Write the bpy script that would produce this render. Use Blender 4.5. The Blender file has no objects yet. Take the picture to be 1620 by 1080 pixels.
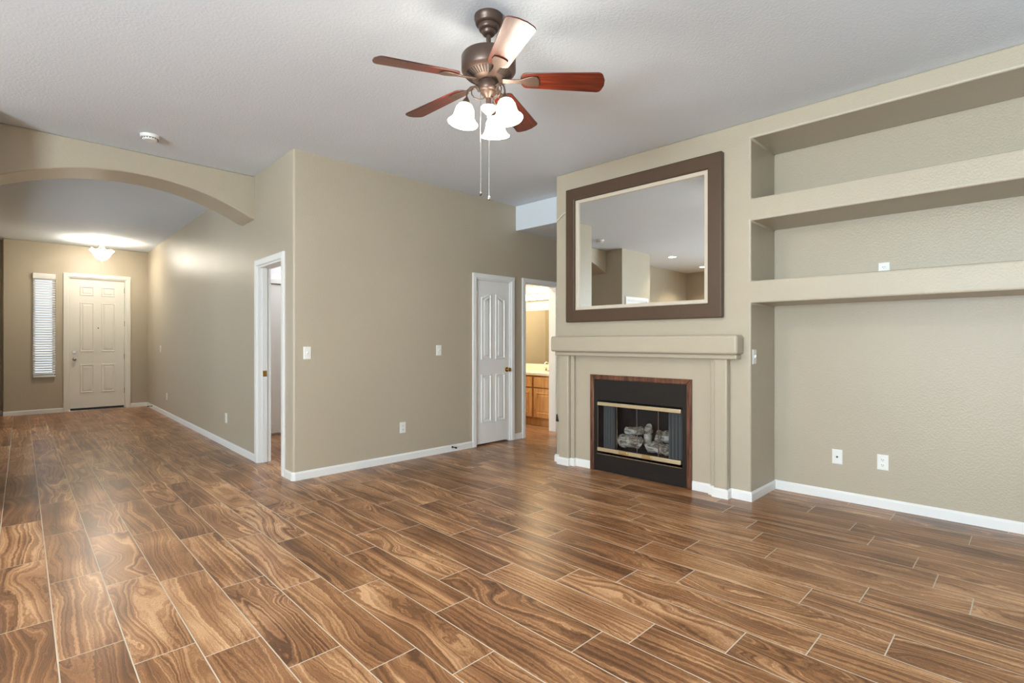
import bpy, bmesh, math, random
from mathutils import Vector, Matrix
random.seed(7)
SC = bpy.context.scene
COL = SC.collection
PI = math.pi

# ------------------------------------------------------------------ camera, sky, daylight, added fill, exposure
YAW = math.atan2(844, 836)                       # optical axis measured from the +Y wall direction towards +X
cam_d = bpy.data.cameras.new('camera')
cam_d.sensor_width = 36.0
cam_d.lens = 836 / 1620 * 36.0
cam_d.clip_start = 0.05
cam = bpy.data.objects.new('camera', cam_d)
COL.objects.link(cam)
cam.location = (0, 0, 1.26)
cam.rotation_euler = (PI / 2, 0, -YAW)
SC.camera = cam

w = bpy.data.worlds.new('sky')
SC.world = w
w.use_nodes = True
bg = w.node_tree.nodes['Background']
bg.inputs[0].default_value = (0.80, 0.90, 1.0, 1)
bg.inputs[1].default_value = 1.1

def area(name, loc, rot, sx, sy, power, col):
    d = bpy.data.lights.new(name, 'AREA')
    d.shape = 'RECTANGLE'; d.size = sx; d.size_y = sy
    d.energy = power; d.color = col
    o = bpy.data.objects.new(name, d)
    o.location = loc; o.rotation_euler = rot
    COL.objects.link(o)
    return o

def point(name, loc, power, col, r=0.03):
    d = bpy.data.lights.new(name, 'POINT')
    d.energy = power; d.color = col; d.shadow_soft_size = r
    o = bpy.data.objects.new(name, d); o.location = loc
    COL.objects.link(o)
    return o

DAY = (0.82, 0.935, 1.0)
WARM = (1.0, 0.84, 0.64)
# daylight through the patio doors behind the camera and through the windows of the kitchen end, plus unseen fill lights added
area('daylight_patio', (1.4, -2.72, 1.25), (PI / 2, 0, PI), 3.4, 2.2, 45, DAY)
area('added_fill_patio', (1.4, -3.0, 0.45), (PI / 2 + 1.05, 0, PI), 3.4, 1.4, 330, (0.70, 0.89, 1.0))  # unseen light added outside the doors, tilted up to brighten the ceiling
area('added_fill_kitchen', (-4.6, 0.4, 0.75), (PI / 2 + 0.85, 0, -PI / 2), 3.2, 1.0, 1100, (0.72, 0.90, 1.0))  # unseen upward light added at the kitchen side, also for the ceiling
area('daylight_kitchen', (-4.32, 0.4, 1.5), (PI / 2, 0, -PI / 2), 3.2, 1.5, 520, DAY)
area('added_fill_hall', (-1.32, 8.6, 1.25), (PI / 2 + 0.25, 0, -PI / 2), 2.6, 1.8, 46, DAY)  # unseen light added left of the hall to lift its dark walls
area('added_fill_bedroom', (3.6, 7.0, 2.96), (0, 0, 0), 1.2, 1.2, 60, (0.95, 0.97, 1.0))  # unseen ceiling-level light added to brighten the room behind the pocket doorway

VS = SC.view_settings
SC.display_settings.display_device = 'sRGB'
VS.view_transform = 'Standard'
VS.look = 'None'
VS.gamma = 1.0
VS.use_curve_mapping = False
VS.exposure = 0.10

# ------------------------------------------------------------------ helpers
def lin(c):
    return tuple((v / 255 / 12.92) if v / 255 <= 0.04045 else ((v / 255 + 0.055) / 1.055) ** 2.4 for v in c) + (1.0,)

def tag(o, label=None, cat=None, group=None, kind=None):
    if label: o['label'] = label
    if cat: o['category'] = cat
    if group: o['group'] = group
    if kind: o['kind'] = kind
    return o

def empty(name, loc, rz=0.0):
    o = bpy.data.objects.new(name, None)
    o.location = loc; o.rotation_euler = (0, 0, rz)
    o.empty_display_size = 0.05
    COL.objects.link(o)
    return o

class MB:
    def __init__(self):
        self.bm = bmesh.new()
        self.M = Matrix.Identity(4)
    def v(self, p):
        return self.bm.verts.new(self.M @ Vector(p))
    def face(self, pts):
        return self.bm.faces.new([self.v(p) for p in pts])
    def box(self, x0, x1, y0, y1, z0, z1):
        P = [(x0, y0, z0), (x1, y0, z0), (x1, y1, z0), (x0, y1, z0), (x0, y0, z1), (x1, y0, z1), (x1, y1, z1), (x0, y1, z1)]
        V = [self.v(p) for p in P]
        for f in ((3, 2, 1, 0), (4, 5, 6, 7), (0, 1, 5, 4), (1, 2, 6, 5), (2, 3, 7, 6), (3, 0, 4, 7)):
            self.bm.faces.new([V[i] for i in f])
        return self
    def loft(self, rings, cap=True, closed=True):
        R = [[self.v(p) for p in r] for r in rings]
        n = len(R[0])
        for a, b in zip(R, R[1:]):
            for i in range(n if closed else n - 1):
                j = (i + 1) % n
                self.bm.faces.new([a[i], a[j], b[j], b[i]])
        if cap:
            self.bm.faces.new(list(reversed(R[0])))
            self.bm.faces.new(R[-1])
        return self
    def prism(self, poly, z0, z1, axis='z'):
        def m(p, t):
            if axis == 'z': return (p[0], p[1], t)
            if axis == 'y': return (p[0], t, p[1])
            return (t, p[0], p[1])
        return self.loft([[m(p, z0) for p in poly], [m(p, z1) for p in poly]])
    def lathe(self, prof, c=(0, 0, 0), seg=32, cap=True):
        rings = []
        for r, z in prof:
            rings.append([(c[0] + r * math.cos(2 * PI * k / seg), c[1] + r * math.sin(2 * PI * k / seg), c[2] + z) for k in range(seg)])
        return self.loft(rings, cap)
    def tube(self, pts, r, seg=8, taper=None):
        pts = [Vector(p) for p in pts]
        rings = []
        up = None
        for i, p in enumerate(pts):
            t = (pts[min(i + 1, len(pts) - 1)] - pts[max(i - 1, 0)]).normalized()
            if up is None:
                up = Vector((0, 0, 1)) if abs(t.z) < 0.9 else Vector((1, 0, 0))
            a = (up - t * up.dot(t)).normalized()
            b = t.cross(a)
            up = a
            rr = r if taper is None else r * taper[i]
            rings.append([p + a * (rr * math.cos(2 * PI * k / seg)) + b * (rr * math.sin(2 * PI * k / seg)) for k in range(seg)])
        return self.loft(rings)
    def ball(self, c, r, sx=1, sy=1, sz=1, seg=20):
        n = seg // 2
        rings = []
        for i in range(1, n):
            a = PI * i / n
            rings.append([(c[0] + sx * r * math.sin(a) * math.cos(2 * PI * k / seg), c[1] + sy * r * math.sin(a) * math.sin(2 * PI * k / seg), c[2] - sz * r * math.cos(a)) for k in range(seg)])
        return self.loft(rings)
    def grid_panel(self, x0, x1, z0, z1, y0, y1, holes):
        """a solid slab between y0 and y1 with rectangular through holes, outer faces only"""
        xs = sorted({x0, x1, *[h[0] for h in holes], *[h[1] for h in holes]})
        zs = sorted({z0, z1, *[h[2] for h in holes], *[h[3] for h in holes]})
        xs = [x for x in xs if x0 <= x <= x1]; zs = [z for z in zs if z0 <= z <= z1]
        nx, nz = len(xs) - 1, len(zs) - 1
        def solid(i, k):
            if i < 0 or k < 0 or i >= nx or k >= nz: return False
            cx, cz = (xs[i] + xs[i + 1]) / 2, (zs[k] + zs[k + 1]) / 2
            return not any(h[0] < cx < h[1] and h[2] < cz < h[3] for h in holes)
        cache = {}
        def vv(i, k, y):
            if (i, k, y) not in cache: cache[(i, k, y)] = self.v((xs[i], y, zs[k]))
            return cache[(i, k, y)]
        F = self.bm.faces.new
        for i in range(nx):
            for k in range(nz):
                if not solid(i, k): continue
                F([vv(i, k, y0), vv(i + 1, k, y0), vv(i + 1, k + 1, y0), vv(i, k + 1, y0)])
                F([vv(i, k, y1), vv(i, k + 1, y1), vv(i + 1, k + 1, y1), vv(i + 1, k, y1)])
                if not solid(i - 1, k): F([vv(i, k, y0), vv(i, k + 1, y0), vv(i, k + 1, y1), vv(i, k, y1)])
                if not solid(i + 1, k): F([vv(i + 1, k, y0), vv(i + 1, k, y1), vv(i + 1, k + 1, y1), vv(i + 1, k + 1, y0)])
                if not solid(i, k - 1): F([vv(i, k, y0), vv(i, k, y1), vv(i + 1, k, y1), vv(i + 1, k, y0)])
                if not solid(i, k + 1): F([vv(i, k + 1, y0), vv(i + 1, k + 1, y0), vv(i + 1, k + 1, y1), vv(i, k + 1, y1)])
        return self
    def relief(self, poly, y, steps):
        """stepped moulding on a face at depth y (front is -y): poly in (x,z), steps = [(inset, rise)]"""
        rings = []
        for ins, rise in steps:
            q = offset_closed(poly, ins)
            rings.append([(p[0], y - rise, p[1]) for p in q])
        R = [[self.v(p) for p in r] for r in rings]
        n = len(poly)
        for a, b in zip(R, R[1:]):
            for i in range(n):
                j = (i + 1) % n
                self.bm.faces.new([a[i], a[j], b[j], b[i]])
        self.bm.faces.new(R[-1])
        return self
    def build(self, name, mat, parent=None, smooth=False, bevel=None, seg=2, loc=None, angle=40):
        bmesh.ops.recalc_face_normals(self.bm, faces=self.bm.faces[:])
        me = bpy.data.meshes.new(name)
        self.bm.to_mesh(me); self.bm.free()
        me.materials.append(mat)
        o = bpy.data.objects.new(name, me)
        COL.objects.link(o)
        if parent is not None: o.parent = parent
        if loc is not None: o.location = loc
        if smooth:
            for p in me.polygons: p.use_smooth = True
            try: me.set_sharp_from_angle(angle=math.radians(angle))
            except Exception: pass
        if bevel:
            md = o.modifiers.new('bevel', 'BEVEL')
            md.width = bevel; md.segments = seg; md.limit_method = 'ANGLE'; md.angle_limit = math.radians(50)
            md.harden_normals = False
            for p in me.polygons: p.use_smooth = True
            try: me.set_sharp_from_angle(angle=math.radians(35))
            except Exception: pass
        return o

def offset_closed(poly, d):
    n = len(poly)
    area2 = sum(poly[i][0] * poly[(i + 1) % n][1] - poly[(i + 1) % n][0] * poly[i][1] for i in range(n))
    s = 1 if area2 > 0 else -1
    out = []
    for i in range(n):
        a, b, c = Vector(poly[i - 1]), Vector(poly[i]), Vector(poly[(i + 1) % n])
        d1 = (b - a).normalized(); d2 = (c - b).normalized()
        n1 = Vector((-d1.y, d1.x)) * s; n2 = Vector((-d2.y, d2.x)) * s
        m = (n1 + n2); m = m / max(0.2, m.dot(n1)) if m.length > 1e-6 else n1
        out.append(tuple(b + m * d))
    return out

def offset_open(pts, d):
    """offset a polyline to its left by d with mitred joints"""
    out = []
    n = len(pts)
    for i in range(n):
        b = Vector(pts[i])
        d1 = (b - Vector(pts[i - 1])).normalized() if i > 0 else None
        d2 = (Vector(pts[i + 1]) - b).normalized() if i < n - 1 else None
        if d1 is None: d1 = d2
        if d2 is None: d2 = d1
        n1 = Vector((-d1.y, d1.x)); n2 = Vector((-d2.y, d2.x))
        m = n1 + n2
        m = m / m.dot(n1)
        out.append(tuple(b + m * d))
    return out

def rect(x0, x1, z0, z1):
    return [(x0, z0), (x1, z0), (x1, z1), (x0, z1)]

# ------------------------------------------------------------------ materials
def mat_new(name):
    m = bpy.data.materials.new(name)
    m.use_nodes = True
    nt = m.node_tree
    b = nt.nodes['Principled BSDF']
    return m, nt, b

def simple(name, col, rough=0.5, metal=0.0, spec=0.5, noise=0.0, scale=20.0, bump=0.0, bscale=80.0, coat=0.0):
    m, nt, b = mat_new(name)
    c = lin(col)
    b.inputs['Base Color'].default_value = c
    b.inputs['Roughness'].default_value = rough
    b.inputs['Metallic'].default_value = metal
    b.inputs['Specular IOR Level'].default_value = spec
    if coat: b.inputs['Coat Weight'].default_value = coat
    N, L = nt.nodes.new, nt.links.new
    tc = N('ShaderNodeTexCoord')
    if noise > 0:
        nz = N('ShaderNodeTexNoise'); nz.inputs['Scale'].default_value = scale; nz.inputs['Detail'].default_value = 4
        L(tc.outputs['Object'], nz.inputs['Vector'])
        mx = N('ShaderNodeMix'); mx.data_type = 'RGBA'
        mx.inputs['A'].default_value = tuple(v * (1 - noise) for v in c[:3]) + (1,)
        mx.inputs['B'].default_value = tuple(min(1, v * (1 + noise)) for v in c[:3]) + (1,)
        L(nz.outputs['Fac'], mx.inputs['Factor']); L(mx.outputs['Result'], b.inputs['Base Color'])
    if bump > 0:
        nb = N('ShaderNodeTexNoise'); nb.inputs['Scale'].default_value = bscale; nb.inputs['Detail'].default_value = 3
        L(tc.outputs['Object'], nb.inputs['Vector'])
        rp = N('ShaderNodeMapRange'); rp.inputs['From Min'].default_value = 0.42; rp.inputs['From Max'].default_value = 0.62
        L(nb.outputs['Fac'], rp.inputs['Value'])
        bp = N('ShaderNodeBump'); bp.inputs['Strength'].default_value = bump; bp.inputs['Distance'].default_value = 0.004
        L(rp.outputs['Result'], bp.inputs['Height']); L(bp.outputs['Normal'], b.inputs['Normal'])
    return m

def emit(name, col, strength, base=(250, 245, 235)):
    m, nt, b = mat_new(name)
    b.inputs['Base Color'].default_value = lin(base)
    b.inputs['Roughness'].default_value = 0.35
    b.inputs['Emission Color'].default_value = (*col, 1)
    b.inputs['Emission Strength'].default_value = strength
    return m

def wood(name, c1, c2, c3, rough=0.35, scale=(2, 14, 14), coat=0.3):
    m, nt, b = mat_new(name)
    N, L = nt.nodes.new, nt.links.new
    tc = N('ShaderNodeTexCoord'); mp = N('ShaderNodeMapping'); mp.inputs['Scale'].default_value = scale
    L(tc.outputs['Object'], mp.inputs['Vector'])
    nz = N('ShaderNodeTexNoise'); nz.inputs['Scale'].default_value = 3; nz.inputs['Detail'].default_value = 6; nz.inputs['Distortion'].default_value = 0.6
    L(mp.outputs['Vector'], nz.inputs['Vector'])
    rp = N('ShaderNodeValToRGB'); e = rp.color_ramp.elements
    e[0].position = 0.3; e[0].color = lin(c1); e[1].position = 0.72; e[1].color = lin(c3)
    k = e.new(0.52); k.color = lin(c2)
    L(nz.outputs['Fac'], rp.inputs['Fac']); L(rp.outputs['Color'], b.inputs['Base Color'])
    b.inputs['Roughness'].default_value = rough
    b.inputs['Coat Weight'].default_value = coat
    b.inputs['Coat Roughness'].default_value = 0.15
    return m

M = {}
M['wall'] = simple('tan_wall_paint', (183, 172, 152), 0.36, spec=0.4, noise=0.03, scale=3, bump=0.16, bscale=75)
M['ceiling'] = simple('ceiling_paint', (221, 228, 236), 0.8, spec=0.2, noise=0.015, scale=2, bump=0.15, bscale=60)
M['white'] = simple('white_trim_paint', (236, 236, 234), 0.35, spec=0.4, noise=0.01, scale=8)
M['whitewall'] = simple('white_wall_paint', (222, 222, 226), 0.6, noise=0.01, scale=4)
M['frontdoor'] = simple('ivory_door_paint', (234, 230, 220), 0.38, noise=0.01, scale=6)
M['plate'] = simple('white_plastic', (238, 238, 234), 0.3, noise=0.01)
M['slot'] = simple('dark_slot', (24, 22, 20), 0.6, noise=0.05)
M['brown'] = simple('dark_brown_paint', (84, 65, 50), 0.4, spec=0.45, noise=0.04, scale=10, bump=0.12, bscale=140)
M['liner'] = simple('cream_liner', (206, 194, 176), 0.42, noise=0.03, scale=9)
M['brass'] = simple('brass', (205, 165, 90), 0.22, metal=1.0, noise=0.04)
M['palebrass'] = simple('pale_brushed_brass', (222, 206, 170), 0.42, metal=0.75, noise=0.04, scale=40)
M['handlebrass'] = simple('soft_brass', (206, 172, 116), 0.4, metal=0.7, noise=0.04)
M['chrome'] = simple('satin_nickel', (205, 203, 198), 0.2, metal=1.0, noise=0.02)
M['black'] = simple('black_metal', (30, 29, 29), 0.3, spec=0.5, noise=0.15, scale=6)
M['soot'] = simple('firebox_black', (26, 26, 28), 0.7, noise=0.3, scale=8, bump=0.2, bscale=30)
M['bronze'] = simple('aged_bronze', (90, 73, 64), 0.38, metal=0.55, noise=0.12, scale=18)
M['rubber'] = simple('dark_rubber', (40, 38, 36), 0.6, noise=0.1)
M['cable'] = simple('white_cable', (225, 220, 210), 0.45, noise=0.02)
M['counter'] = simple('cream_counter', (238, 230, 212), 0.15, noise=0.03, scale=12)
M['oakshade'] = wood('honey_oak_gap_shade', (150, 100, 56), (176, 124, 74), (190, 140, 88), 0.45, (9, 9, 1.2))  # darker oak: shadow gaps between the vanity fronts put into the colour
M['oak'] = wood('honey_oak', (196, 144, 92), (220, 170, 114), (232, 188, 134), 0.4, (9, 9, 1.2))
M['mahogany'] = wood('mahogany', (50, 16, 10), (88, 32, 19), (116, 48, 28), 0.28, (1.6, 18, 18))
M['trimwood'] = wood('stained_trim_wood', (66, 38, 28), (106, 66, 48), (138, 94, 70), 0.4, (10, 10, 1.6))
M['shade'] = emit('lit_frosted_glass', (1.0, 0.90, 0.76), 26.0)
M['bowl'] = emit('lit_alabaster_glass', (1.0, 0.93, 0.80), 46.0)
M['globe'] = emit('lit_globe_glass', (1.0, 0.84, 0.55), 14.0)
M['can'] = emit('lit_can_lens', (1.0, 0.92, 0.78), 12.0)

m, nt, b = mat_new('mirror_glass')
b.inputs['Base Color'].default_value = (0.88, 0.90, 0.89, 1); b.inputs['Metallic'].default_value = 1; b.inputs['Roughness'].default_value = 0.015
M['mirror'] = m
m, nt, b = mat_new('clear_pane')
b.inputs['Base Color'].default_value = (1, 1, 1, 1); b.inputs['Roughness'].default_value = 0.02
b.inputs['Transmission Weight'].default_value = 1.0; b.inputs['IOR'].default_value = 1.1
M['glass'] = m
# fireplace door glass: mostly clear with a mirror sheen
m, nt, b = mat_new('smoked_pane')
N, L = nt.nodes.new, nt.links.new
tr = N('ShaderNodeBsdfTransparent'); tr.inputs[0].default_value = (0.86, 0.88, 0.9, 1)
gl = N('ShaderNodeBsdfGlossy'); gl.inputs['Roughness'].default_value = 0.06
fr = N('ShaderNodeFresnel'); fr.inputs['IOR'].default_value = 1.35
mx = N('ShaderNodeMixShader')
L(fr.outputs[0], mx.inputs[0]); L(tr.outputs[0], mx.inputs[1]); L(gl.outputs[0], mx.inputs[2])
L(mx.outputs[0], nt.nodes['Material Output'].inputs['Surface'])
M['firepane'] = m
# wire mesh curtain
m, nt, b = mat_new('mesh_curtain')
N, L = nt.nodes.new, nt.links.new
b.inputs['Base Color'].default_value = lin((150, 150, 148)); b.inputs['Roughness'].default_value = 0.5; b.inputs['Metallic'].default_value = 0.1
tr = N('ShaderNodeBsdfTransparent'); mx = N('ShaderNodeMixShader'); mx.inputs[0].default_value = 0.8
L(tr.outputs[0], mx.inputs[1]); L(b.outputs[0], mx.inputs[2]); L(mx.outputs[0], nt.nodes['Material Output'].inputs['Surface'])
M['meshcurtain'] = m
# ceramic logs
m, nt, b = mat_new('ceramic_log')
N, L = nt.nodes.new, nt.links.new
tc = N('ShaderNodeTexCoord')
mp = N('ShaderNodeMapping'); mp.inputs['Scale'].default_value = (4, 1.2, 4); L(tc.outputs['Object'], mp.inputs[0])
nz = N('ShaderNodeTexNoise'); nz.inputs['Scale'].default_value = 5; nz.inputs['Detail'].default_value = 3; nz.inputs['Distortion'].default_value = 1.6
L(mp.outputs[0], nz.inputs['Vector'])
rp = N('ShaderNodeValToRGB'); e = rp.color_ramp.elements
e[0].position = 0.36; e[0].color = lin((92, 80, 68)); e[1].position = 0.66; e[1].color = lin((240, 234, 222))
k = e.new(0.48); k.color = lin((184, 168, 148))
L(nz.outputs['Fac'], rp.inputs[0]); L(rp.outputs[0], b.inputs['Base Color'])
bp = N('ShaderNodeBump'); bp.inputs['Strength'].default_value = 0.8; bp.inputs['Distance'].default_value = 0.012
L(nz.outputs['Fac'], bp.inputs['Height']); L(bp.outputs[0], b.inputs['Normal'])
b.inputs['Roughness'].default_value = 0.8
M['log'] = m

# --- wood-look porcelain planks: UV.x counts the rows, UV.y runs along them in metres
ROW_OFF = {0: 3.165, 1: 2.734, 2: 2.498, 3: 2.356, 4: 2.047, 5: 1.812, 6: 1.567, 7: 1.98, 8: 1.338, 9: 1.207, 10: .891, 11: .656,
           12: .43, 13: .809, 14: .606, 15: .215, 16: .373, 17: .485, 18: .74, 19: .884, 20: .293, 21: .731}
PL = 0.905
def floor_material():
    m, nt, b = mat_new('plank_tile')
    N, L = nt.nodes.new, nt.links.new
    def math_(op, a, c=None, clamp=False):
        n = N('ShaderNodeMath'); n.operation = op; n.use_clamp = clamp
        for i, q in enumerate((a, c)):
            if q is None: continue
            if isinstance(q, (int, float)): n.inputs[i].default_value = q
            else: L(q, n.inputs[i])
        return n.outputs[0]
    uv = N('ShaderNodeUVMap'); uv.uv_map = 'planks'
    sp = N('ShaderNodeSeparateXYZ'); L(uv.outputs[0], sp.inputs[0])
    U, V = sp.outputs[0], sp.outputs[1]
    row = math_('FLOOR', U); fu = math_('FRACT', U)
    # the stagger of the rows, as laid
    ramp = N('ShaderNodeValToRGB'); cr = ramp.color_ramp; cr.interpolation = 'CONSTANT'
    n = 30
    def off(k):
        return (ROW_OFF[k] % PL) / PL if k in ROW_OFF else (0.37 * k) % 1.0
    cr.elements[0].position = 0.0; o0 = off(0); cr.elements[0].color = (o0, o0, o0, 1)
    cr.elements[1].position = 1.0 / n; o1 = off(1); cr.elements[1].color = (o1, o1, o1, 1)
    for k in range(2, n):
        q = cr.elements.new(k / n); v = off(k); q.color = (v, v, v, 1)
    L(math_('ADD', math_('DIVIDE', math_('FLOORED_MODULO', row, 30.0), float(n)), 0.5 / n), ramp.inputs['Fac'])
    vv = math_('SUBTRACT', math_('DIVIDE', V, PL), ramp.outputs['Color'])
    colm = math_('FLOOR', vv); fv = math_('FRACT', vv)
    # random per plank
    cx = N('ShaderNodeCombineXYZ'); L(row, cx.inputs[0]); L(colm, cx.inputs[1])
    wn = N('ShaderNodeTexWhiteNoise'); wn.noise_dimensions = '2D'; L(cx.outputs[0], wn.inputs['Vector'])
    rs = N('ShaderNodeSeparateColor'); L(wn.outputs['Color'], rs.inputs[0])
    r1, r2, r3 = rs.outputs[0], rs.outputs[1], rs.outputs[2]
    # local plank coordinates in metres + a random shift
    x = math_('ADD', math_('MULTIPLY', fu, 0.22), math_('MULTIPLY', r1, 37.0))
    y = math_('ADD', math_('MULTIPLY', fv, PL), math_('MULTIPLY', r2, 53.0))
    lv = N('ShaderNodeCombineXYZ'); L(x, lv.inputs[0]); L(y, lv.inputs[1])
    # broad figure whose contour lines make swirls and cathedrals
    mp = N('ShaderNodeMapping'); mp.inputs['Scale'].default_value = (4.6, 1.15, 1); L(lv.outputs[0], mp.inputs[0])
    big = N('ShaderNodeTexNoise'); big.noise_dimensions = '2D'; big.inputs['Scale'].default_value = 1.0; big.inputs['Detail'].default_value = 2.2
    big.inputs['Roughness'].default_value = 0.42; big.inputs['Distortion'].default_value = 0.35
    L(mp.outputs[0], big.inputs['Vector'])
    # fine wobble
    mp2 = N('ShaderNodeMapping'); mp2.inputs['Scale'].default_value = (60, 22, 1); L(lv.outputs[0], mp2.inputs[0])
    fine = N('ShaderNodeTexNoise'); fine.noise_dimensions = '2D'; fine.inputs['Scale'].default_value = 1.0; fine.inputs['Detail'].default_value = 4
    L(mp2.outputs[0], fine.inputs['Vector'])
    strength = math_('ADD', math_('MULTIPLY', math_('MULTIPLY', r3, r3), 1.25), 0.45)
    t = math_('ADD', math_('MULTIPLY', math_('MULTIPLY', big.outputs['Fac'], strength), 1.30), math_('MULTIPLY', x, 4.2))
    t = math_('ADD', t, math_('MULTIPLY', fine.outputs['Fac'], 0.075))
    cb = N('ShaderNodeCombineXYZ'); L(math_('MULTIPLY', t, 10.5), cb.inputs[0]); L(math_('MULTIPLY', r2, 91.0), cb.inputs[1])
    st = N('ShaderNodeTexNoise'); st.noise_dimensions = '2D'; st.inputs['Scale'].default_value = 1.0; st.inputs['Detail'].default_value = 6.0; st.inputs['Roughness'].default_value = 0.74
    L(cb.outputs[0], st.inputs['Vector'])
    # slow light/dark drift along each plank
    mp3 = N('ShaderNodeMapping'); mp3.inputs['Scale'].default_value = (5, 2.2, 1); L(lv.outputs[0], mp3.inputs[0])
    slow = N('ShaderNodeTexNoise'); slow.noise_dimensions = '2D'; slow.inputs['Scale'].default_value = 1.0; slow.inputs['Detail'].default_value = 1.0
    L(mp3.outputs[0], slow.inputs['Vector'])
    val = math_('ADD', st.outputs['Fac'], math_('MULTIPLY', math_('SUBTRACT', slow.outputs['Fac'], 0.5), 0.34))
    val = math_('ADD', val, math_('MULTIPLY', math_('SUBTRACT', r1, 0.5), 0.14))
    cr2 = N('ShaderNodeValToRGB'); e = cr2.color_ramp.elements
    e[0].position = 0.28; e[0].color = lin((92, 60, 37))
    e[1].position = 0.74; e[1].color = lin((214, 169, 127))
    for p, c in ((0.40, (120, 80, 51)), (0.49, (145, 100, 65)), (0.58, (168, 122, 83))):
        k = e.new(p); k.color = lin(c)
    L(val, cr2.inputs['Fac'])
    # fine speckle
    mp4 = N('ShaderNodeMapping'); mp4.inputs['Scale'].default_value = (260, 90, 1); L(lv.outputs[0], mp4.inputs[0])
    spk = N('ShaderNodeTexNoise'); spk.noise_dimensions = '2D'; spk.inputs['Scale'].default_value = 1.0; spk.inputs['Detail'].default_value = 3
    L(mp4.outputs[0], spk.inputs['Vector'])
    bri = N('ShaderNodeMix'); bri.data_type = 'RGBA'; bri.blend_type = 'MULTIPLY'; bri.inputs['Factor'].default_value = 1.0
    mr = N('ShaderNodeMapRange'); mr.inputs['From Min'].default_value = 0.3; mr.inputs['From Max'].default_value = 0.7; mr.inputs['To Min'].default_value = 0.86; mr.inputs['To Max'].default_value = 1.12
    L(spk.outputs['Fac'], mr.inputs['Value'])
    L(cr2.outputs['Color'], bri.inputs['A']); L(mr.outputs['Result'], bri.inputs['B'])
    # grout
    eu = math_('MULTIPLY', math_('MINIMUM', fu, math_('SUBTRACT', 1.0, fu)), 0.22)
    ev = math_('MULTIPLY', math_('MINIMUM', fv, math_('SUBTRACT', 1.0, fv)), PL)
    ed = math_('MINIMUM', eu, ev)
    gm = N('ShaderNodeMapRange'); gm.inputs['From Min'].default_value = 0.0018; gm.inputs['From Max'].default_value = 0.0030
    gm.inputs['To Min'].default_value = 1.0; gm.inputs['To Max'].default_value = 0.0
    L(ed, gm.inputs['Value'])
    gx = N('ShaderNodeMix'); gx.data_type = 'RGBA'; L(gm.outputs['Result'], gx.inputs['Factor'])
    L(bri.outputs['Result'], gx.inputs['A']); gx.inputs['B'].default_value = lin((200, 188, 170))
    L(gx.outputs['Result'], b.inputs['Base Color'])
    rg = N('ShaderNodeMapRange'); rg.inputs['To Min'].default_value = 0.30; rg.inputs['To Max'].default_value = 0.7
    L(gm.outputs['Result'], rg.inputs['Value']); L(rg.outputs['Result'], b.inputs['Roughness'])
    b.inputs['Specular IOR Level'].default_value = 0.4
    bp = N('ShaderNodeBump'); bp.inputs['Strength'].default_value = 0.35; bp.inputs['Distance'].default_value = 0.0015; bp.invert = True
    hs = math_('ADD', gm.outputs['Result'], math_('MULTIPLY', st.outputs['Fac'], 0.03))
    L(hs, bp.inputs['Height']); L(bp.outputs['Normal'], b.inputs['Normal'])
    return m
M['floor'] = floor_material()

# ------------------------------------------------------------------ key planes of the house (metres)
CZ = 3.0                      # ceiling
YM = 4.76                     # face of the main wall
XF = 4.28                     # face of the chimney wall
XN = 4.815                    # back of the media niches
YP = 1.593                    # end of the chimney pier, start of the niches
YPE = 3.586                   # far end of the chimney wall
YA, YA2 = 5.846, 6.27         # arch header faces
YFW = 12.35                   # front-door wall
HX, HS = 2.0, 0.0434          # hallway wall: X = HX + HS*(Y-YM)
HANG = math.atan(HS)
XW, YS, XE, YE = -4.2, -2.6, 7.3, 13.2   # outer shell
TH = 0.12
def hx(y): return HX + HS * (y - YM)
HM = Matrix.Translation((HX, YM, 0)) @ Matrix.Rotation(PI / 2 - HANG, 4, 'Z')   # local +x runs down the hall, local +y is out into the hall

def struct(o, label, cat):
    return tag(o, label, cat, kind='structure')

# ------------------------------------------------------------------ floor and ceiling
def build_floor():
    me = bpy.data.meshes.new('floor')
    nx, ny = 48, 66
    xs = [XW + (XE - XW) * i / nx for i in range(nx + 1)]
    ys = [YS + (YE - YS) * j / ny for j in range(ny + 1)]
    V = [(x, y, 0) for y in ys for x in xs]
    F = [(j * (nx + 1) + i, j * (nx + 1) + i + 1, (j + 1) * (nx + 1) + i + 1, (j + 1) * (nx + 1) + i) for j in range(ny) for i in range(nx)]
    me.from_pydata(V, [], F)
    uvl = me.uv_layers.new(name='planks')
    for lp in me.loops:
        x, y, _ = me.vertices[lp.vertex_index].co
        u = 0.5467 + 4.4617 * x - 0.2028 * y + 0.0094 * x * x + 0.0676 * x * y - 0.0017 * y * y
        uvl.data[lp.index].uv = (u, y)
    me.materials.append(M['floor'])
    o = bpy.data.objects.new('floor', me); COL.objects.link(o)
    struct(o, 'glossy brown wood-look plank tile floor with pale grout', 'floor')
    f = MB(); f.box(XW - .2, XE + .2, YS - .2, YE + .2, -0.12, -0.004)
    struct(f.build('floor_slab', M['soot']), 'dark slab under the plank tile floor', 'floor')
build_floor()
c = MB(); c.box(XW - .2, XE + .2, YS - .2, YE + .2, CZ, CZ + 0.12)
struct(c.build('ceiling', M['ceiling']), 'flat pale grey ceiling over room and entry hall', 'ceiling')
c = MB(); c.box(4.876, XE, YPE + 0.0, YM, 2.686, CZ - 0.002)
struct(c.build('ceiling_soffit', M['ceiling']), 'white dropped soffit over passage beside chimney wall', 'ceiling')

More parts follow.
